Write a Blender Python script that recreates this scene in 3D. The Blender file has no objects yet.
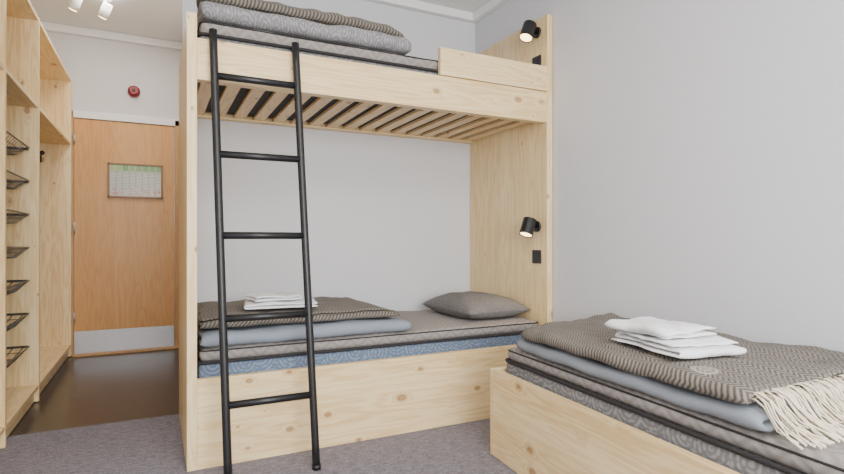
import bpy, bmesh, math, random
from mathutils import Vector, Matrix, noise
random.seed(4)
SC=bpy.context.scene

# ------------------------------------------------------------ materials
def newmat(name):
    m=bpy.data.materials.new(name); m.use_nodes=True
    nt=m.node_tree; b=nt.nodes['Principled BSDF']
    return m,nt,b
def N(nt,t,**kw):
    n=nt.nodes.new(t)
    for k,v in kw.items(): setattr(n,k,v)
    return n
def L(nt,a,b): nt.links.new(a,b)
def math_(nt,op,a,b=None,c=None):
    n=nt.nodes.new('ShaderNodeMath'); n.operation=op
    for i,v in enumerate((a,b,c)):
        if v is None: continue
        if hasattr(v,'is_linked'): nt.links.new(v,n.inputs[i])
        else: n.inputs[i].default_value=v
    return n.outputs[0]
def mixc(nt,f,a,b,blend='MIX'):
    n=nt.nodes.new('ShaderNodeMix'); n.data_type='RGBA'; n.blend_type=blend
    if hasattr(f,'is_linked'): nt.links.new(f,n.inputs[0])
    else: n.inputs[0].default_value=f
    for i,v in ((6,a),(7,b)):
        if hasattr(v,'is_linked'): nt.links.new(v,n.inputs[i])
        else: n.inputs[i].default_value=(*v,1)
    return n.outputs[2]
def ramp(nt,f,stops):
    n=nt.nodes.new('ShaderNodeValToRGB')
    e=n.color_ramp.elements
    while len(e)<len(stops): e.new(.5)
    for k,(p,c) in enumerate(stops):
        e[k].position=p; e[k].color=(*c,1) if len(c)==3 else c
    nt.links.new(f,n.inputs[0]); return n.outputs[0]
def bump(nt,b,h,strength=.3,dist=.005):
    n=nt.nodes.new('ShaderNodeBump'); n.inputs['Strength'].default_value=strength
    n.inputs['Distance'].default_value=dist
    nt.links.new(h,n.inputs['Height']); nt.links.new(n.outputs[0],b.inputs['Normal'])

def plain(name,col,rough=.5,metal=0,nscale=0,namp=.06,emit=None,es=0,bs=0):
    m,nt,b=newmat(name)
    b.inputs['Base Color'].default_value=(*col,1)
    b.inputs['Roughness'].default_value=rough
    b.inputs['Metallic'].default_value=metal
    if nscale:
        tc=N(nt,'ShaderNodeTexCoord'); n=N(nt,'ShaderNodeTexNoise'); n.inputs['Scale'].default_value=nscale
        n.inputs['Detail'].default_value=5
        L(nt,tc.outputs['Object'],n.inputs['Vector'])
        c=ramp(nt,n.outputs['Fac'],[(.3,tuple(v*(1-namp) for v in col)),(.7,tuple(min(1,v*(1+namp)) for v in col))])
        L(nt,c,b.inputs['Base Color'])
        if bs: bump(nt,b,n.outputs['Fac'],bs,.004)
    if emit:
        b.inputs['Emission Color'].default_value=(*emit,1); b.inputs['Emission Strength'].default_value=es
    return m

def wood(name,axis,light=(.95,.78,.47),dark=(.76,.52,.24),knot=(.33,.14,.04),lam=.11,knots=True,across=None,rough=.42,gs=1.0):
    m,nt,b=newmat(name)
    tc=N(nt,'ShaderNodeTexCoord'); oi=N(nt,'ShaderNodeObjectInfo')
    off=nt.nodes.new('ShaderNodeVectorMath'); off.operation='MULTIPLY_ADD'
    cmb=N(nt,'ShaderNodeCombineXYZ')
    for i in range(3): L(nt,oi.outputs['Random'],cmb.inputs[i])
    off.inputs[1].default_value=(7.3,5.1,9.7)
    L(nt,cmb.outputs[0],off.inputs[0]); L(nt,tc.outputs['Object'],off.inputs[2])
    def mapped(sa,sb,src=None):
        mp=N(nt,'ShaderNodeMapping'); s=[sb]*3; s[axis]=sa
        mp.inputs['Scale'].default_value=s; L(nt,src or off.outputs[0],mp.inputs['Vector']); return mp.outputs[0]
    vo=N(nt,'ShaderNodeTexVoronoi'); vo.inputs['Scale'].default_value=1
    L(nt,mapped(5.6,9.0),vo.inputs['Vector'])
    # random knot size: some cells have hardly any knot at all
    sc=N(nt,'ShaderNodeSeparateColor'); L(nt,vo.outputs['Color'],sc.inputs[0])
    kd=math_(nt,'DIVIDE',vo.outputs['Distance'],math_(nt,'MULTIPLY_ADD',math_(nt,'POWER',sc.outputs[0],1.5),1.05,.18))
    n1=N(nt,'ShaderNodeTexNoise'); n1.inputs['Scale'].default_value=1; n1.inputs['Detail'].default_value=3
    L(nt,mapped(.8*gs,9*gs),n1.inputs['Vector'])
    near=math_(nt,'MULTIPLY',math_(nt,'POWER',math_(nt,'SUBTRACT',1,math_(nt,'MINIMUM',math_(nt,'MULTIPLY',kd,2.6),1)),2),.3)
    ph=math_(nt,'ADD',n1.outputs['Fac'],near) if knots else n1.outputs['Fac']
    rings=math_(nt,'MULTIPLY_ADD',math_(nt,'SINE',math_(nt,'MULTIPLY',ph,70)),.5,.5)
    n2=N(nt,'ShaderNodeTexNoise'); n2.inputs['Scale'].default_value=1; n2.inputs['Detail'].default_value=3
    L(nt,mapped(3,150),n2.inputs['Vector'])
    n3=N(nt,'ShaderNodeTexNoise'); n3.inputs['Scale'].default_value=1; n3.inputs['Detail'].default_value=2
    L(nt,mapped(.6,7),n3.inputs['Vector'])
    g=math_(nt,'ADD',math_(nt,'ADD',math_(nt,'MULTIPLY',rings,.29),math_(nt,'MULTIPLY',n2.outputs['Fac'],.33)),math_(nt,'MULTIPLY',n3.outputs['Fac'],.38))
    mid=tuple(.4*a+.6*c for a,c in zip(dark,light))
    col=ramp(nt,g,[(.25,light),(.52,mid),(.80,dark)])
    if across is not None:
        sp=N(nt,'ShaderNodeSeparateXYZ'); L(nt,off.outputs[0],sp.inputs[0])
        fl=math_(nt,'FLOOR',math_(nt,'DIVIDE',sp.outputs[across],lam))
        wn=N(nt,'ShaderNodeTexWhiteNoise',noise_dimensions='1D'); L(nt,fl,wn.inputs['W'])
        tone=ramp(nt,wn.outputs['Value'],[(0,(.93,.88,.81)),(1,(1,1,1))])
        col=mixc(nt,1,col,tone,'MULTIPLY')
    if knots:
        k=ramp(nt,kd,[(.0,(.75,.75,.75)),(.06,(.6,.6,.6)),(.10,(.9,.9,.9)),(.13,(.45,.45,.45)),(.18,(.14,.14,.14)),(.26,(0,0,0))])
        col=mixc(nt,k,col,knot)
    L(nt,col,b.inputs['Base Color'])
    b.inputs['Roughness'].default_value=rough
    bump(nt,b,n2.outputs['Fac'],.08,.002)
    return m

def herring(name,c1,c2,period=.02,width=.03,rough=.95,bs=.5,emblem=None,contrast=1):
    m,nt,b=newmat(name)
    tc=N(nt,'ShaderNodeTexCoord'); sp=N(nt,'ShaderNodeSeparateXYZ'); L(nt,tc.outputs['UV'],sp.inputs[0])
    pp=math_(nt,'PINGPONG',sp.outputs[0],width)
    t=math_(nt,'ADD',sp.outputs[1],pp)
    s=math_(nt,'SINE',math_(nt,'MULTIPLY',t,2*math.pi/period))
    s=math_(nt,'MULTIPLY_ADD',s,.5,.5)
    nz=N(nt,'ShaderNodeTexNoise'); nz.inputs['Scale'].default_value=220; nz.inputs['Detail'].default_value=3
    L(nt,tc.outputs['UV'],nz.inputs['Vector'])
    f=math_(nt,'ADD',math_(nt,'MULTIPLY',s,.65*contrast),math_(nt,'MULTIPLY',nz.outputs['Fac'],.45))
    col=ramp(nt,f,[(.15,c1),(.85,c2)])
    if emblem:
        so=N(nt,'ShaderNodeSeparateXYZ'); L(nt,tc.outputs['Object'],so.inputs[0])
        dx=math_(nt,'SUBTRACT',so.outputs[0],emblem[0]); dy=math_(nt,'SUBTRACT',so.outputs[1],emblem[1])
        r=math_(nt,'SQRT',math_(nt,'ADD',math_(nt,'MULTIPLY',dx,dx),math_(nt,'MULTIPLY',dy,dy)))
        k=ramp(nt,math_(nt,'DIVIDE',r,.045),[(.0,(.1,.1,.1)),(.35,(.5,.5,.5)),(.5,(.1,.1,.1)),(.78,(.7,.7,.7)),(.9,(0,0,0))])
        col=mixc(nt,k,col,(.50,.46,.40))
    L(nt,col,b.inputs['Base Color']); b.inputs['Roughness'].default_value=rough
    b.inputs['Sheen Weight'].default_value=.03
    bump(nt,b,f,bs,.003)
    return m

def ticking(name,c1,c2,scale=9):
    m,nt,b=newmat(name)
    tc=N(nt,'ShaderNodeTexCoord')
    v=N(nt,'ShaderNodeTexVoronoi'); v.inputs['Scale'].default_value=scale; v.voronoi_dimensions='2D'
    v.inputs['Randomness'].default_value=.6
    L(nt,tc.outputs['UV'],v.inputs['Vector'])
    rings=math_(nt,'SINE',math_(nt,'MULTIPLY',v.outputs['Distance'],38))
    v2=N(nt,'ShaderNodeTexVoronoi'); v2.inputs['Scale'].default_value=scale*6; v2.voronoi_dimensions='2D'
    L(nt,tc.outputs['UV'],v2.inputs['Vector'])
    f=math_(nt,'MULTIPLY',math_(nt,'MULTIPLY_ADD',rings,.5,.5),v2.outputs['Distance'])
    col=ramp(nt,f,[(.1,c1),(.45,c2)])
    nz=N(nt,'ShaderNodeTexNoise'); nz.inputs['Scale'].default_value=4; L(nt,tc.outputs['UV'],nz.inputs['Vector'])
    col=mixc(nt,.5,col,ramp(nt,nz.outputs['Fac'],[(.3,(.75,.75,.78)),(.7,(1,1,1))]),'MULTIPLY')
    L(nt,col,b.inputs['Base Color']); b.inputs['Roughness'].default_value=.85
    bump(nt,b,f,.3,.002)
    return m

W_X=wood('pine_grain_x',0,across=2,lam=.095)
W_Y=wood('pine_grain_y',1,across=2,lam=.095)
W_Z=wood('pine_grain_z',2,across=1,lam=.12)
W_ZX=wood('pine_wardrobe_face',2,across=0,lam=.1)
W_SLAT=wood('pine_slat',1,light=(.84,.63,.35),dark=(.66,.42,.19))
DOORW=wood('oak_veneer',2,light=(.72,.40,.15),dark=(.60,.30,.095),knots=False,across=0,lam=.3,rough=.38)
FRAMEW=wood('oak_frame',2,light=(.6,.35,.15),dark=(.48,.26,.10),knots=False)
PAINT=plain('wall_paint',(.655,.66,.695),.7,nscale=60,namp=.02,bs=.03)
PAINT_D=plain('hall_paint',(.68,.67,.67),.7,nscale=60,namp=.02)
WHITE=plain('ceiling_white',(.84,.84,.84),.7,nscale=30,namp=.01)
TRIM=plain('trim_white',(.88,.88,.88),.45,nscale=20,namp=.01)
BLACK=plain('black_powder_coat',(.010,.010,.012),.40,nscale=200,namp=.1)
STEEL=plain('brushed_steel',(.50,.50,.52),.38,.6,nscale=40,namp=.05)
WIRE=plain('grey_wire',(.11,.11,.11),.4,.6,nscale=40)
DARKF=plain('dark_mattress_base',(.04,.04,.045),.9,nscale=50)
PIPE=plain('piping_dark',(.02,.018,.02),.8,nscale=100)
RED=plain('alarm_red',(.26,.008,.016),.35,nscale=20)
BULB=plain('warm_lamp_diffuser',(1,.85,.6),.5,emit=(1,.66,.30),es=8,nscale=5)
TOWEL=plain('white_terry',(.93,.93,.96),.95,nscale=350,namp=.05,bs=.7)
DUVET=plain('grey_cotton',(.23,.255,.285),.9,nscale=180,namp=.06,bs=.15)
DUVETB=plain('blue_grey_cotton',(.24,.275,.33),.9,nscale=180,namp=.06,bs=.15)
DUVETP=ticking('patterned_grey_cotton',(.22,.22,.23),(.36,.355,.355),12)
PILLOW=ticking('pillow_fabric',(.145,.137,.134),(.23,.216,.205),14)
WOOL=herring('herringbone_wool',(.040,.034,.029),(.235,.207,.176),.018,.024)
QUILT=herring('quilted_topper',(.235,.213,.20),(.315,.288,.27),.045,.05,bs=.8)
TICK=ticking('mattress_ticking',(.16,.16,.17),(.29,.285,.285))
TICKB=ticking('mattress_ticking_blue',(.11,.155,.235),(.20,.255,.34))
FRINGE=plain('cream_wool',(.78,.69,.54),.95,nscale=90,namp=.1)

def carpet_mat():
    m,nt,b=newmat('carpet_lilac_grey')
    tc=N(nt,'ShaderNodeTexCoord')
    n=N(nt,'ShaderNodeTexNoise'); n.inputs['Scale'].default_value=130; n.inputs['Detail'].default_value=4
    L(nt,tc.outputs['Object'],n.inputs['Vector'])
    mp=N(nt,'ShaderNodeMapping'); mp.inputs['Scale'].default_value=(22,70,1); L(nt,tc.outputs['Object'],mp.inputs['Vector'])
    n2=N(nt,'ShaderNodeTexNoise'); n2.inputs['Scale'].default_value=1; n2.inputs['Detail'].default_value=5; L(nt,mp.outputs[0],n2.inputs['Vector'])
    f=math_(nt,'ADD',math_(nt,'MULTIPLY',n.outputs['Fac'],.55),math_(nt,'MULTIPLY',n2.outputs['Fac'],.45))
    c=ramp(nt,f,[(.36,(.115,.106,.130)),(.62,(.265,.248,.282))])
    L(nt,c,b.inputs['Base Color']); b.inputs['Roughness'].default_value=.98
    bump(nt,b,f,.5,.005); return m
CARPET=carpet_mat()
VINYL=plain('dark_vinyl',(.045,.038,.037),.28,nscale=9,namp=.15)

# ------------------------------------------------------------ mesh builder
def empty(name,loc=(0,0,0),rz=0):
    o=bpy.data.objects.new(name,None); o.empty_display_size=.1
    SC.collection.objects.link(o); o.location=loc; o.rotation_euler=(0,0,rz); return o
class M:
    def __init__(s): s.bm=bmesh.new(); s.uv=s.bm.loops.layers.uv.new('UVMap'); s.mi=0
    def _face(s,vs,smooth=False,uvs=None):
        try: f=s.bm.faces.new(vs)
        except ValueError: return None
        f.material_index=s.mi; f.smooth=smooth
        f.normal_update()
        if uvs:
            for l,u in zip(f.loops,uvs): l[s.uv].uv=u
        else:
            n=f.normal; a=max(range(3),key=lambda i:abs(n[i]))
            ij=[(1,2),(0,2),(0,1)][a]
            for l in f.loops: l[s.uv].uv=(l.vert.co[ij[0]],l.vert.co[ij[1]])
        return f
    def box(s,x0,x1,y0,y1,z0,z1):
        v=[s.bm.verts.new((x,y,z)) for x in (x0,x1) for y in (y0,y1) for z in (z0,z1)]
        for q in ((0,1,3,2),(4,6,7,5),(0,4,5,1),(2,3,7,6),(0,2,6,4),(1,5,7,3)):
            s._face([v[i] for i in q])
    def cyl(s,p0,p1,r0,r1=None,n=20,caps=True,smooth=True):
        r1=r0 if r1 is None else r1
        p0=Vector(p0);p1=Vector(p1);d=(p1-p0).normalized()
        a=d.orthogonal().normalized();b=d.cross(a)
        A=[];B=[]
        for i in range(n):
            t=2*math.pi*i/n; o=a*math.cos(t)+b*math.sin(t)
            A.append(s.bm.verts.new(p0+o*r0)); B.append(s.bm.verts.new(p1+o*r1))
        for i in range(n):
            j=(i+1)%n; s._face([A[i],A[j],B[j],B[i]],smooth)
        if caps: s._face(A[::-1]); s._face(B)
    def tube(s,pts,r,n=6,closed=False):
        pts=[Vector(p) for p in pts]; m=len(pts); rings=[]
        a=None
        for i,p in enumerate(pts):
            if closed: d=(pts[(i+1)%m]-pts[i-1])
            else: d=pts[min(i+1,m-1)]-pts[max(i-1,0)]
            d.normalize()
            if a is None: a=d.orthogonal().normalized()
            a=(a-d*a.dot(d)).normalized(); b=d.cross(a)
            rr=r[i] if isinstance(r,(list,tuple)) else r
            rings.append([s.bm.verts.new(p+(a*math.cos(2*math.pi*k/n)+b*math.sin(2*math.pi*k/n))*rr) for k in range(n)])
        for i in range(m if closed else m-1):
            A=rings[i];B=rings[(i+1)%m]
            for k in range(n):
                s._face([A[k],A[(k+1)%n],B[(k+1)%n],B[k]],True)
        if not closed: s._face(rings[0][::-1]); s._face(rings[-1])
    def slab(s,c,h,r,n=(24,24,2),fn=None):
        k=4
        def ax(hh,nn):
            l=[-hh+r*(1-math.cos(math.pi/2*i/k)) for i in range(k)]
            inner=[-hh+r+(2*hh-2*r)*i/nn for i in range(nn+1)]
            return l+inner+[-q for q in l[::-1]]
        A=[ax(h[i],n[i]) for i in range(3)]
        cache={}
        def V(p):
            q=Vector([max(-h[i]+r,min(h[i]-r,p[i])) for i in range(3)])
            d=Vector(p)-q
            if d.length>1e-9: w=q+d.normalized()*r
            else: w=Vector(p)
            key=tuple(round(x,5) for x in w)
            if key not in cache:
                w2=w+Vector(c)
                if fn: w2=fn(w,w2)
                cache[key]=s.bm.verts.new(w2)
            return cache[key]
        for a in range(3):
            i,j=[(1,2),(0,2),(0,1)][a]
            for sg in (-1,1):
                for u in range(len(A[i])-1):
                    for v in range(len(A[j])-1):
                        q=[]
                        for (uu,vv) in ((u,v),(u+1,v),(u+1,v+1),(u,v+1)):
                            p=[0,0,0];p[a]=sg*h[a];p[i]=A[i][uu];p[j]=A[j][vv]; q.append(V(p))
                        q2=[]
                        for x in q:
                            if x not in q2: q2.append(x)
                        if len(q2)<3: continue
                        s._face(q2,True)
    def sheet(s,G,t,uvf):
        ni=len(G);nj=len(G[0]); T=[];B=[]
        fac=[.3,.75,.95]
        for i in range(ni):
            tr=[];br=[]
            for j in range(nj):
                di=G[min(i+1,ni-1)][j]-G[max(i-1,0)][j]; dj=G[i][min(j+1,nj-1)]-G[i][max(j-1,0)]
                nn=di.cross(dj)
                nn=nn.normalized() if nn.length>1e-12 else Vector((0,0,1))
                e=min(i,j,ni-1-i,nj-1-j); f=fac[e] if e<3 else 1
                tr.append(s.bm.verts.new(G[i][j]+nn*t*.5*f)); br.append(s.bm.verts.new(G[i][j]-nn*t*.5*f))
            T.append(tr);B.append(br)
        for i in range(ni-1):
            for j in range(nj-1):
                uv=[uvf(i,j),uvf(i+1,j),uvf(i+1,j+1),uvf(i,j+1)]
                s._face([T[i][j],T[i+1][j],T[i+1][j+1],T[i][j+1]],True,uv)
                s._face([B[i][j],B[i][j+1],B[i+1][j+1],B[i+1][j]],True,[uv[0],uv[3],uv[2],uv[1]])
        for i in range(ni-1):
            a,b=uvf(i,0),uvf(i+1,0); c,d=uvf(i,nj-1),uvf(i+1,nj-1)
            s._face([T[i][0],B[i][0],B[i+1][0],T[i+1][0]],True,[a,a,b,b]); s._face([T[i][-1],T[i+1][-1],B[i+1][-1],B[i][-1]],True,[c,d,d,c])
        for j in range(nj-1):
            a,b=uvf(0,j),uvf(0,j+1); c,d=uvf(ni-1,j),uvf(ni-1,j+1)
            s._face([T[0][j],T[0][j+1],B[0][j+1],B[0][j]],True,[a,b,b,a]); s._face([T[-1][j],B[-1][j],B[-1][j+1],T[-1][j+1]],True,[c,c,d,d])
    def done(s,name,mats,parent=None,local=False,bevel=0,loc=None,rz=0,recalc=True):
        if recalc: bmesh.ops.recalc_face_normals(s.bm,faces=s.bm.faces)
        co=[v.co for v in s.bm.verts]
        mn=Vector([min(c[i] for c in co) for i in range(3)]);mx=Vector([max(c[i] for c in co) for i in range(3)])
        c=(mn+mx)/2
        bmesh.ops.translate(s.bm,verts=s.bm.verts,vec=-c)
        me=bpy.data.meshes.new(name); s.bm.to_mesh(me); s.bm.free()
        for m in (mats if isinstance(mats,(list,tuple)) else [mats]): me.materials.append(m)
        o=bpy.data.objects.new(name,me); SC.collection.objects.link(o)
        if loc is not None:
            R=Matrix.Rotation(rz,4,'Z'); o.location=Vector(loc)+R@c; o.rotation_euler=(0,0,rz)
        elif parent is not None and not local: o.location=c-parent.location
        else: o.location=c
        if parent is not None: o.parent=parent
        if bevel:
            b=o.modifiers.new('bevel','BEVEL'); b.width=bevel; b.segments=2; b.limit_method='ANGLE'
        return o
def boxo(name,d,mat,parent=None,bevel=.002,local=False):
    m=M(); m.box(*d); return m.done(name,mat,parent,local,bevel)

def folded(x0,x1,y0,y1,z0,n,g,axis='y',start_hi=True,amp=.012,seed=0,step=.02,post=None,fr=5,tk=.95,round_=.0,wb=1.0,stag=0.0):
    lo,hi=(y0,y1) if axis=='y' else (x0,x1); o0,o1=(x0,x1) if axis=='y' else (y0,y1)
    r=g/2; P=[]; a=lo+r; b=hi-r
    rnd=random.Random(seed)
    sl=[rnd.uniform(0,stag) for _ in range(n+1)]; sh=[rnd.uniform(0,stag) for _ in range(n+1)]
    last=None
    for k in range(n):
        z=g*(k+.5)
        toLow = (k%2==0)==start_hi
        end=(a+sl[k]) if toLow else (b-sh[k])
        st=last if last is not None else ((hi-.003) if start_hi else (lo+.003))
        if k==n-1: end=(lo+.006+sl[k]) if toLow else (hi-.006-sh[k])
        m=max(3,int(abs(end-st)/step))
        for i in range(m+1): P.append((st+(end-st)*i/m,z))
        if k<n-1:
            sg=-1 if toLow else 1
            for i in range(1,6):
                t=math.pi*i/6; P.append((end+sg*r*math.sin(t),z+r-r*math.cos(t)))
        last=end
    arc=[0]
    for i in range(1,len(P)): arc.append(arc[-1]+math.hypot(P[i][0]-P[i-1][0],P[i][1]-P[i-1][1]))
    nj=max(4,int((o1-o0)/step)); H=n*g
    G=[]
    for (p,z) in P:
        row=[]
        for j in range(nj+1):
            q=o0+(o1-o0)*j/nj
            x,y=(q,p) if axis=='y' else (p,q)
            h=z/H
            nz=noise.noise(Vector((x*fr,y*fr,seed)))+.5*noise.noise(Vector((x*fr*2.7,y*fr*2.7,seed+3)))
            eu=abs(2*(q-o0)/(o1-o0)-1); ev=abs(2*(p-lo)/(hi-lo)-1)
            drop=1-round_*(max(eu,ev)**6)
            zz=z0+z*drop+amp*nz*h
            wob=wb*(.35*amp+.006)
            dx=wob*noise.noise(Vector((y*7,z*40,seed+9))); dy=wob*noise.noise(Vector((x*7,z*40,seed+17)))
            v=Vector((x+dx,y+dy,zz))
            if post: v=post(v,h)
            row.append(v)
        G.append(row)
    m=M(); m.sheet(G,g*tk,lambda i,j:(arc[i],(o1-o0)*j/nj) )
    return m

def rrect(x0,x1,y0,y1,z,r=.04,k=5):
    pts=[]
    for cx,cy,a0 in ((x1-r,y1-r,0),(x0+r,y1-r,90),(x0+r,y0+r,180),(x1-r,y0+r,270)):
        for i in range(k+1):
            a=math.radians(a0+90*i/k); pts.append((cx+r*math.cos(a),cy+r*math.sin(a),z))
    out=[]
    for i,p in enumerate(pts):
        q=pts[(i+1)%len(pts)]; out.append(p)
        d=(Vector(q)-Vector(p)).length
        for t in range(1,int(d/.1)): 
            f=t/int(d/.1); out.append(tuple(Vector(p).lerp(Vector(q),f)))
    return out

# ------------------------------------------------------------ camera
H=1.04
cam=bpy.data.cameras.new('camera'); co=bpy.data.objects.new('camera',cam); SC.collection.objects.link(co)
co.location=(0,0,H); co.rotation_euler=(math.radians(90),0,math.radians(-26.5))
cam.sensor_width=36; cam.lens=22.82; cam.shift_y=.0036; cam.clip_start=.02
SC.camera=co

# ------------------------------------------------------------ room shell
XR=2.203; YB=3.503; YD=5.70; XL=-1.27; YF=-1.9; ZC=2.765
boxo('floor',(XL-.1,XR+.1,YF-.1,YD+.1,-.1,0),VINYL,bevel=0)
boxo('carpet',(XL+.002,XR-.002,YF+.002,3.50,0,.005),CARPET,bevel=.002)
boxo('wall_right',(XR,XR+.1,YF-.1,YB+.1,0,ZC),PAINT,bevel=0)
boxo('wall_back',(.15,XR,YB,YB+.1,0,ZC),PAINT,bevel=0)
boxo('wall_hall_right',(.28,.38,YB+.1,YD,0,2.95),PAINT_D,bevel=0)
boxo('wall_left',(XL-.1,XL,YF-.1,YD+.1,0,2.95),PAINT,bevel=0)
m=M()
m.box(XL,-.70,YD,YD+.1,0,2.95); m.box(.215,.28,YD,YD+.1,0,2.95); m.box(-.70,.215,YD,YD+.1,2.20,2.95)
m.done('wall_door',PAINT_D)
m=M(); wx0,wx1,wz0,wz1=-.6,1.7,.85,2.35
m.box(XL,wx0,YF-.1,YF,0,ZC); m.box(wx1,XR,YF-.1,YF,0,ZC); m.box(wx0,wx1,YF-.1,YF,0,wz0); m.box(wx0,wx1,YF-.1,YF,wz1,ZC)
m.done('wall_front',PAINT)
m=M()
for a,b_,c,d in ((wx0,wx0+.06,wz0,wz1),(wx1-.06,wx1,wz0,wz1),(wx0,wx1,wz0,wz0+.06),(wx0,wx1,wz1-.06,wz1),(.52,.58,wz0,wz1)):
    m.box(a,b_,YF-.08,YF-.02,c,d)
m.done('window_1',TRIM)
boxo('ceiling',(XL-.1,XR+.1,YF-.1,YB+.1,ZC,2.9),WHITE,bevel=0)
boxo('ceiling_hall',(XL-.1,.38,YB+.1,YD+.1,2.95,3.05),WHITE,bevel=0)
boxo('wall_header',(XL,.38,YB+.09,YB+.1,2.9,2.95),WHITE,bevel=0)
def crown(name,pts,mat=TRIM):
    m=M(); 
    for d in pts: m.box(*d)
    return m.done(name,mat,bevel=.006)
crown('trim_1',[(.15,XR-.002,YB-.05,YB-.001,ZC-.062,ZC-.001)])
crown('trim_2',[(XR-.05,XR-.001,YF,YB-.05,ZC-.062,ZC-.001)])
crown('trim_3',[(XL+.001,.28,YD-.05,YD-.001,2.88,2.949)])

# ------------------------------------------------------------ door
dr=empty('door_1',(-.24,YD,0))
boxo('door_leaf',(-.65,.165,YD-.03,YD+.01,.012,2.13),DOORW,dr,.002)
m=M(); m.box(-.70,-.653,YD-.02,YD+.06,0,2.19); m.box(.168,.215,YD-.045,YD+.06,0,2.19); m.done('door_frame',FRAMEW,dr,bevel=.003)
boxo('door_header',(-.655,.215,YD-.045,YD+.06,2.135,2.20),TRIM,dr,.003)
boxo('kick_plate',(-.648,.163,YD-.034,YD-.0305,.02,.22),STEEL,dr,.001)
boxo('door_threshold',(-.655,.215,YD-.09,YD-.0,0,.02),FRAMEW,dr,.004)
m=M()
for z in (.3,1.1,1.9): m.cyl((-.648,YD-.038,z),(-.648,YD-.038,z+.1),.008)
m.done('hinges',STEEL,dr)
nb=empty('framed_notice',(-.165,YD-.035,1.58))
m=M()
x0,x1,z0,z1=-.39,.065,1.43,1.75; y0,y1=YD-.052,YD-.0325
m.box(x0,x1,y0,y1,z0,z0+.016);m.box(x0,x1,y0,y1,z1-.016,z1);m.box(x0,x0+.016,y0,y1,z0,z1);m.box(x1-.016,x1,y0,y1,z0,z1)
m.done('frame',plain('notice_frame_brown',(.28,.15,.07),.4,nscale=30),nb,bevel=.002)
def paper():
    m,nt,b=newmat('printed_notice')
    tc=N(nt,'ShaderNodeTexCoord'); sp=N(nt,'ShaderNodeSeparateXYZ'); L(nt,tc.outputs['Object'],sp.inputs[0])
    def brick(sc,c1,c2,mo,ms,w,h):
        br=N(nt,'ShaderNodeTexBrick'); br.inputs['Scale'].default_value=sc; br.offset=0
        br.inputs['Color1'].default_value=(*c1,1); br.inputs['Color2'].default_value=(*c2,1); br.inputs['Mortar'].default_value=(*mo,1)
        br.inputs['Mortar Size'].default_value=ms; br.inputs['Brick Width'].default_value=w; br.inputs['Row Height'].default_value=h
        cb=N(nt,'ShaderNodeCombineXYZ'); L(nt,sp.outputs[0],cb.inputs[0]); L(nt,sp.outputs[2],cb.inputs[1]); L(nt,cb.outputs[0],br.inputs['Vector'])
        return br.outputs['Color']
    lines=brick(30,(.70,.70,.64),(.58,.60,.54),(.30,.33,.30),.12,1.6,.42)
    photo=brick(9,(.14,.32,.08),(.36,.48,.20),(.6,.66,.5),.02,.5,2)
    k=math_(nt,'GREATER_THAN',sp.outputs[2],.09)
    body=mixc(nt,k,lines,photo)
    nz=N(nt,'ShaderNodeTexNoise'); nz.inputs['Scale'].default_value=45; L(nt,tc.outputs['Object'],nz.inputs['Vector'])
    k2=math_(nt,'MULTIPLY',math_(nt,'LESS_THAN',sp.outputs[2],-.075),math_(nt,'GREATER_THAN',nz.outputs['Fac'],.56))
    body=mixc(nt,k2,body,(.55,.22,.15))
    L(nt,body,b.inputs['Base Color']); b.inputs['Roughness'].default_value=.25
    return m
boxo('notice_sheet',(x0+.016,x1-.016,y0+.008,y1,z0+.016,z1-.016),paper(),nb,0)
m=M(); c=Vector((-.178,YD-.001,2.43))
m.cyl(c,c+Vector((0,-.03,0)),.052,.052,28); m.cyl(c+Vector((0,-.03,0)),c+Vector((0,-.06,0)),.05,.032,28); m.mi=1; m.cyl(c+Vector((0,-.06,0)),c+Vector((0,-.066,0)),.015,.012,16)
m.done('fire_alarm_sounder',[RED,BLACK])
for (x,y) in ((-.35,4.87),(-.54,4.80)):
    m=M(); m.cyl((x,y,2.949),(x,y,2.93),.045,.045); m.cyl((x,y,2.93),(x,y,2.86),.008); 
    m.cyl((x+.02,y-.02,2.89),(x-.02,y+.03,2.80),.034,.038); m.mi=1
    m.cyl((x-.0205,y+.031,2.799),(x-.022,y+.033,2.796),.03)
    m.done('ceiling_spotlight',[TRIM,BULB])

# ------------------------------------------------------------ wardrobe
wd=empty('open_wardrobe',(-.95,4.05,0))
XW=-.668; XB=-1.262
Yd=[2.50,3.32,4.18,5.660]
for i,y in enumerate(Yd):
    boxo('upright_%d'%(i+1),(XB+.012,XW,y-.014,y+.014,.006,2.47),W_ZX,wd,.0015)
for i in range(3):
    a=Yd[i]+.0145;b_=Yd[i+1]-.0145
    boxo('top_%d'%(i+1),(XB+.012,XW-.002,a,b_,2.445,2.47),W_Y,wd,.0015)
    boxo('shelf_%d'%(i+1),(XB+.012,XW-.004,a,b_,1.885,1.908),W_Y,wd,.0015)
    boxo('bottom_%d'%(i+1),(XB+.012,XW-.002,a,b_,.09,.113),W_Y,wd,.0015)
    boxo('plinth_%d'%(i+1),(XW-.045,XW-.025,a,b_,.006,.089),W_Y,wd,.0015)
boxo('back_panel',(XB,XB+.011,2.487,5.674,.006,2.47),W_Z,wd,0)
m=M()
for x in (-.88,-1.0,-1.12):
    m.tube([(x,5.645,1.80),(x,5.595,1.79),(x,5.57,1.75),(x,5.58,1.71),(x,5.595,1.72)],.006,8); m.cyl((x,5.645,1.80),(x,5.636,1.80),.018)
m.done('coat_hooks',BLACK,wd)
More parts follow.
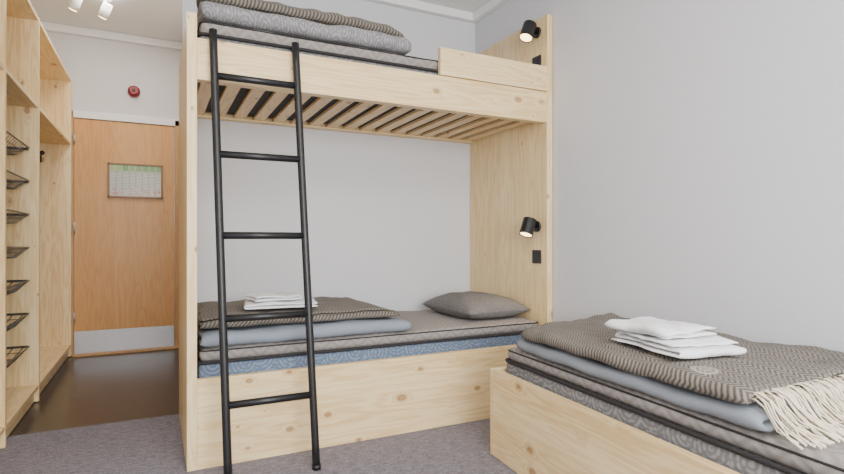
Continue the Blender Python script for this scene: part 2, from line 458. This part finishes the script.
for k in range(7):
    z=1.56-k*.2085; ya,yb=3.375,4.140; xa,xb=-.71,-1.2
    m=M(); hh=.060
    top=rrect(xb,xa,ya,yb,z+hh,.03,3); bot=rrect(xb+.05,xa-.05,ya+.14,yb-.10,z,.03,3)
    m.tube(top,.005,5,True); m.tube(bot,.0035,4,True)
    mid=rrect(xb+.025,xa-.025,ya+.07,yb-.05,z+hh*.5,.03,3); m.tube(mid,.0022,4,True)
    for i in range(14):
        f=i/13; y=ya+.15+(yb-ya-.26)*f; yt=ya+.03+(yb-ya-.06)*f
        m.tube([(xa,yt,z+hh),(xa-.05,y,z),(xb+.05,y,z),(xb,yt,z+hh)],.0022,4)
    for i in range(9):
        f=i/8; x=xa-.07+(xb-xa+.14)*f; xt=xa-.03+(xb-xa+.06)*f
        m.tube([(xt,ya,z+hh),(x,ya+.14,z),(x,yb-.10,z),(xt,yb,z+hh)],.0022,4)
    m.box(xb,xa-.01,3.3345,ya-.003,z+hh-.010,z+hh-.002); m.box(xb,xa-.01,yb+.003,4.1655,z+hh-.010,z+hh-.002)
    m.done('wire_basket_%d'%(k+1),WIRE,wd)

# ------------------------------------------------------------ bunk bed
X0,X1=.126,2.198; Y0,Y1=2.60,3.498
bk=empty('bunk_bed',((X0+X1)/2,(Y0+Y1)/2,0))
T=.042
boxo('end_panel_foot',(X0,X0+T,Y0,Y1,.006,2.06),W_Z,bk,.002)
boxo('end_panel_head',(X1-T,X1,Y0,Y1,.006,2.43),W_Z,bk,.002)
boxo('front_rail_upper',(X0+T,X1-T,Y0+.001,Y0+.032,1.763,1.95),W_X,bk,.002)
boxo('front_rail_lower',(X0+T,X1-T,Y0+.001,Y0+.032,.006,.412),W_X,bk,.002)
boxo('guard_board',(1.41,X1-T,Y0-.002,Y0+.030,1.955,2.107),W_X,bk,.003)
boxo('back_rail_upper',(X0+T,X1-T,Y1-.032,Y1-.001,1.775,1.95),W_X,bk,.002)
boxo('back_rail_lower',(X0+T,X1-T,Y1-.032,Y1-.001,.25,.40),W_X,bk,.002)
m=M()
m.box(X0+T,X1-T,Y0+.032,Y0+.062,1.765,1.785); m.box(X0+T,X1-T,Y1-.062,Y1-.032,1.775,1.785)
m.done('slat_bearers',W_X,bk,bevel=.001)
def slats(name,z):
    m=M(); n=17; p=(X1-X0-2*T)/n
    for i in range(n):
        c=X0+T+p*(i+.5); m.box(c-.032,c+.032,Y0+.034,Y1-.034,z,z+.018)
    m.done(name,W_SLAT,bk,bevel=.001)
slats('slats_upper',1.7855); slats('slats_lower',.28)
boxo('slat_support_lower',(X0+T,X1-T,3.0,3.05,.20,.279),W_X,bk)
def mattress(x0,x1,y0,y1,z0,zs,zt,tick,topname='mattress',loc=None,rz=0,seed=0,base=DARKF):
    m=M()
    cx,cy=(x0+x1)/2,(y0+y1)/2; hx,hy=(x1-x0)/2,(y1-y0)/2
    m.mi=0; m.slab((cx,cy,(z0+zs)/2),(hx,hy,(zs-z0)/2),.025,(30,16,2),None)
    m.mi=1; m.slab((cx,cy,(zs+zt)/2),(hx-.004,hy-.004,(zt-zs)/2),min(.03,(zt-zs)/2-.002),(40,20,1),
        lambda l,g: g+Vector((0,0,(.006*noise.noise(g*6) if l.z>0 else 0)))+Vector((.004*noise.noise(Vector((g.y*9,g.z*9,1))),.004*noise.noise(Vector((g.x*9,g.z*9,5))),0)))
    m.mi=2; m.tube(rrect(x0-.001,x1+.001,y0-.001,y1+.001,zs,.03),.008,6,True)
    m.tube(rrect(x0+.006,x1-.006,y0+.006,y1-.006,zt-.012,.03),.0035,6,True)
    m.mi=3; m.box(x0+.02,x1-.02,y0+.02,y1-.02,z0-.002,z0+.01)
    return m.done(topname,[tick,QUILT,PIPE,base],loc=loc,rz=rz,recalc=True)
mx0,mx1=X0+T+.010,X1-T-.010; my0,my1=Y0+.042,Y1-.042
mattress(mx0,mx1,my0,my1,.303,.475,.54,TICKB)
mattress(mx0,mx1,my0,my1,1.808,1.985,2.055,TICK)
def sagx(xe,wd_,dep,z0):
    def post(v,h):
        t=max(0,(v.x-(xe-wd_))/wd_)
        v.z-=dep*t*t*h
        return v
    return post
folded(mx0+.01,1.25,my0-.005,my1-.03,.545,2,.034,'y',True,.016,2,fr=4,round_=.10,post=sagx(1.25,.12,.012,0)).done('folded_duvet',DUVETB)
folded(mx0+.01,1.20,my0+.01,my1-.02,.622,3,.0185,'y',True,.022,5,fr=4.5,round_=.05,stag=.05,post=sagx(1.2,.25,.035,0)).done('folded_wool_blanket',WOOL)
folded(-.18,.19,-.12,.13,0,2,.016,'x',True,.014,8,step=.012,stag=.04,fr=9,wb=2.2,tk=.85).done('folded_towel',TOWEL,loc=(.585,2.86,.691),rz=-.12)
folded(-.14,.13,-.10,.10,0,2,.015,'x',False,.014,9,step=.012,stag=.03,fr=11,wb=2.2,tk=.85).done('folded_towel',TOWEL,loc=(.565,2.87,.728),rz=.10)
def pillow(name,c,a,b_,h,rz):
    m=M(); n=40; T_=[];B_=[]
    for i in range(n+1):
        tr=[];br=[]
        for j in range(n+1):
            u=-1+2*i/n; v=-1+2*j/n
            e=max(0,(1-abs(u)**2.6))*max(0,(1-abs(v)**2.6))
            z=h*(e**.5)
            x=a*u*(1-.07*(1-abs(v))*abs(u)**2); y=b_*v*(1-.07*(1-abs(u))*abs(v)**2)
            wr=.012*noise.noise(Vector((x*9,y*9,1)))+.008*noise.noise(Vector((x*24,y*10,4)))
            top=Vector((x,y,h*.5+z*.95+wr*e+ .0015)); bot=Vector((x,y,max(0.0,h*.5-z*.8)))
            tr.append(m.bm.verts.new(top)); br.append(m.bm.verts.new(bot-Vector((0,0,.0015))))
        T_.append(tr);B_.append(br)
    for i in range(n):
        for j in range(n):
            m._face([T_[i][j],T_[i+1][j],T_[i+1][j+1],T_[i][j+1]],True); m._face([B_[i][j],B_[i][j+1],B_[i+1][j+1],B_[i+1][j]],True)
    for i in range(n):
        m._face([T_[i][0],B_[i][0],B_[i+1][0],T_[i+1][0]],True); m._face([T_[i][n],T_[i+1][n],B_[i+1][n],B_[i][n]],True)
        m._face([T_[0][i],T_[0][i+1],B_[0][i+1],B_[0][i]],True); m._face([T_[n][i],B_[n][i],B_[n][i+1],T_[n][i+1]],True)
    return m.done(name,PILLOW,loc=c,rz=rz)
pillow('pillow',(1.905,3.04,.549),.235,.30,.095,.03)
folded(mx0+.01,1.25,my0+.00,my1-.03,2.063,2,.042,'y',True,.022,12,fr=4,round_=.12,post=sagx(1.25,.12,.015,0)).done('folded_duvet',DUVETP)
folded(mx0+.01,1.22,my0-.005,my1-.02,2.158,2,.028,'y',True,.028,15,fr=4.5,round_=.05,stag=.04,post=sagx(1.22,.22,.045,0)).done('folded_wool_blanket',WOOL)

XI=X1-T
def lamp(z):
    e=empty('wall_reading_lamp',(XI,2.69,z))
    m=M()
    m.cyl((XI-.001,2.69,z),(XI-.014,2.69,z),.034,.034,28)
    m.cyl((XI-.014,2.69,z),(XI-.055,2.69,z+.0),.009)
    d=Vector((-.40,-.12,-.90)).normalized(); c=Vector((XI-.078,2.688,z-.004))
    m.cyl(c-d*.050,c+d*.055,.042,.042,28,caps=False); m.cyl(c-d*.051,c-d*.044,.042,.042,28)
    m.cyl(c+d*.055,c+d*.025,.040,.030,28,caps=False)
    m.done('lamp_body',BLACK,e)
    m=M(); m.cyl(c+d*.044,c+d*.050,.036,.036,24); m.done('lamp_diffuser',BULB,e)
    l=bpy.data.lights.new('lamp_glow','SPOT'); l.energy=5; l.color=(1,.75,.45); l.spot_size=1.6; l.spot_blend=.6; l.shadow_soft_size=.03
    lo=bpy.data.objects.new('lamp_glow',l); SC.collection.objects.link(lo); lo.parent=e; lo.location=c+d*.062-e.location
    lo.rotation_euler=d.to_track_quat('-Z','Y').to_euler()
lamp(1.125); lamp(2.345)
for z in (.935,2.155):
    m=M(); m.box(XI-.010,XI-.001,2.655,2.735,z-.042,z+.042); m.box(XI-.014,XI-.010,2.672,2.718,z-.026,z+.026)
    m.done('light_switch',BLACK,bevel=.002)

# ------------------------------------------------------------ ladder
lt=Vector((0,2.572,1.985)); lb=Vector((0,2.375,.008))
m=M()
def lad(z,x):
    f=(z-lb.z)/(lt.z-lb.z); return Vector((x,lb.y+(lt.y-lb.y)*f,z))
for xt,xb in ((.232,.275),(.602,.652)):
    pts=[]
    for i in range(21):
        f=i/20; z=lb.z+(lt.z-lb.z)*f; p=lad(z,xb+(xt-xb)*f); pts.append(p)
    m.tube(pts,.0175,14)
    m.cyl(pts[0]-Vector((0,0,.001)),pts[0]+Vector((0,0,.02)),.0205)
    p=pts[-1]; m.tube([p+Vector((0,0,-.02)),p+Vector((0,.02,-.0)),p+Vector((0,.04,-.0)),p+Vector((0,.060,-.004)),p+Vector((0,.064,-.026))],.0045,8)
for z in (1.775,1.42,1.06,.70,.335):
    f=(z-lb.z)/(lt.z-lb.z); a=lad(z,.275+(.232-.275)*f); b_=lad(z,.652+(.602-.652)*f)
    m.cyl(a,b_,.016,.016,14)
m.done('bunk_ladder',BLACK)

# ------------------------------------------------------------ single bed
PB=(1.45,2.17,0); RZ=math.radians(-4.0); BW,BL=.745,2.0
sb=empty('single_bed',PB,RZ)
def lb_(name,d,mat,bev=.002): boxo(name,d,mat,sb,bev,local=True)
lb_('side_rail',(0,.032,-BL+.03,-.031,.007,.42),W_Y)
lb_('side_rail_wall',(BW-.032,BW,-BL+.03,-.031,.007,.42),W_Y)
lb_('end_board_head',(0,BW,-.03,0,.007,.42),W_X)
lb_('end_board_foot',(0,BW,-BL,-BL+.03,.007,.42),W_X)
m=M()
for i in range(16):
    y=-BL+.1+i*.12; m.box(.034,BW-.034,y-.035,y+.035,.28,.30)
m.done('slats',W_X,sb,True)
mattress(.045,BW-.035,-BL+.045,-.06,.303,.470,.53,TICK,loc=PB,rz=RZ,seed=4)
def bedsheet(name,mat,y0,y1,z0,n,g,amp,seed,inset=0.0,cut=0.0,sagd=.03,**k):
    def post(v,h):
        xf=PB[0]+inset+math.sin(RZ)*(PB[1]-v.y)
        sag=-sagd*max(0,1-max(v.x,0)/.12)**2*h
        f=max(0,(v.y-y0)/(y1-y0))
        yy=v.y-cut*f*f*max(0,1-v.x/.74)
        return Vector((xf+v.x*(2.18-xf)/.74,yy,v.z+sag))
    return folded(0,.74,y0,y1,z0,n,g,'x',True,amp,seed,post=post,fr=5,**k).done(name,mat)
bedsheet('folded_duvet',DUVET,.84,2.06,.537,2,.027,.012,22,inset=.045,cut=.06,sagd=.008)
WOOL2=herring('herringbone_wool_embroidered',(.040,.034,.029),(.235,.207,.176),.018,.024,emblem=(-.30,-.43))
bl=bedsheet('fringed_wool_blanket',WOOL2,.88,2.11,.598,2,.025,.024,25,inset=.035,cut=.15,sagd=.012)
m=M()
for i in range(200):
    f=i/199; x=1.42+f*.75+random.uniform(-.004,.004); z=.632+random.uniform(-.014,.004)
    sx=random.uniform(-.04,.04); e=random.uniform(0,.05)
    pts=[(x,.892,z-.006),(x+sx*.2,.872,z),(x+sx*.5,.846,z-.014),(x+sx*.8,.828,z-.04),(x+sx,.812-random.uniform(0,.02),z-.065),(x+sx*1.5,.785-e*.6,.546+random.uniform(0,.008)),(x+sx*1.9,.765-e,.5405+random.uniform(0,.004))]
    m.tube(pts,[.0024,.0024,.0026,.0022,.0024,.0026,.0034],5)
fo=m.done('fringe',FRINGE)
fo.parent=bl; fo.location=fo.location-bl.location
folded(-.13,.13,-.175,.18,0,3,.015,'y',True,.016,28,step=.012,stag=.03,fr=8,wb=2.2,tk=.85).done('folded_towel',TOWEL,loc=(1.655,1.30,.657),rz=-.20)
folded(-.11,.11,-.14,.15,0,2,.018,'x',True,.016,31,step=.012,stag=.03,fr=9,wb=2.2,tk=.85).done('folded_towel',TOWEL,loc=(1.635,1.345,.707),rz=-.08)

# ------------------------------------------------------------ light
w=bpy.data.worlds.new('world'); SC.world=w; w.use_nodes=True
nt=w.node_tree; bg=nt.nodes['Background']
sky=nt.nodes.new('ShaderNodeTexSky'); sky.sky_type='NISHITA'; sky.sun_elevation=math.radians(40); sky.sun_disc=False; sky.sun_rotation=2
nt.links.new(sky.outputs[0],bg.inputs[0]); bg.inputs[1].default_value=.3
def area(name,loc,rot,sx,sy,e,col):
    l=bpy.data.lights.new(name,'AREA'); l.shape='RECTANGLE'; l.size=sx; l.size_y=sy; l.energy=e; l.color=col
    o=bpy.data.objects.new(name,l); SC.collection.objects.link(o); o.location=loc; o.rotation_euler=rot
area('window_daylight',(.55,YF+.03,1.6),(math.radians(90),0,0),2.2,1.4,185,(1,.985,.945))
area('ceiling_fill',(.3,.3,2.72),(0,0,0),1.0,1.0,42,(1,.96,.88))  # added interior fill below the ceiling, out of view, no fixture modelled
area('hall_light',(-.2,4.6,2.92),(0,0,0),.5,.9,20,(1,.93,.84))
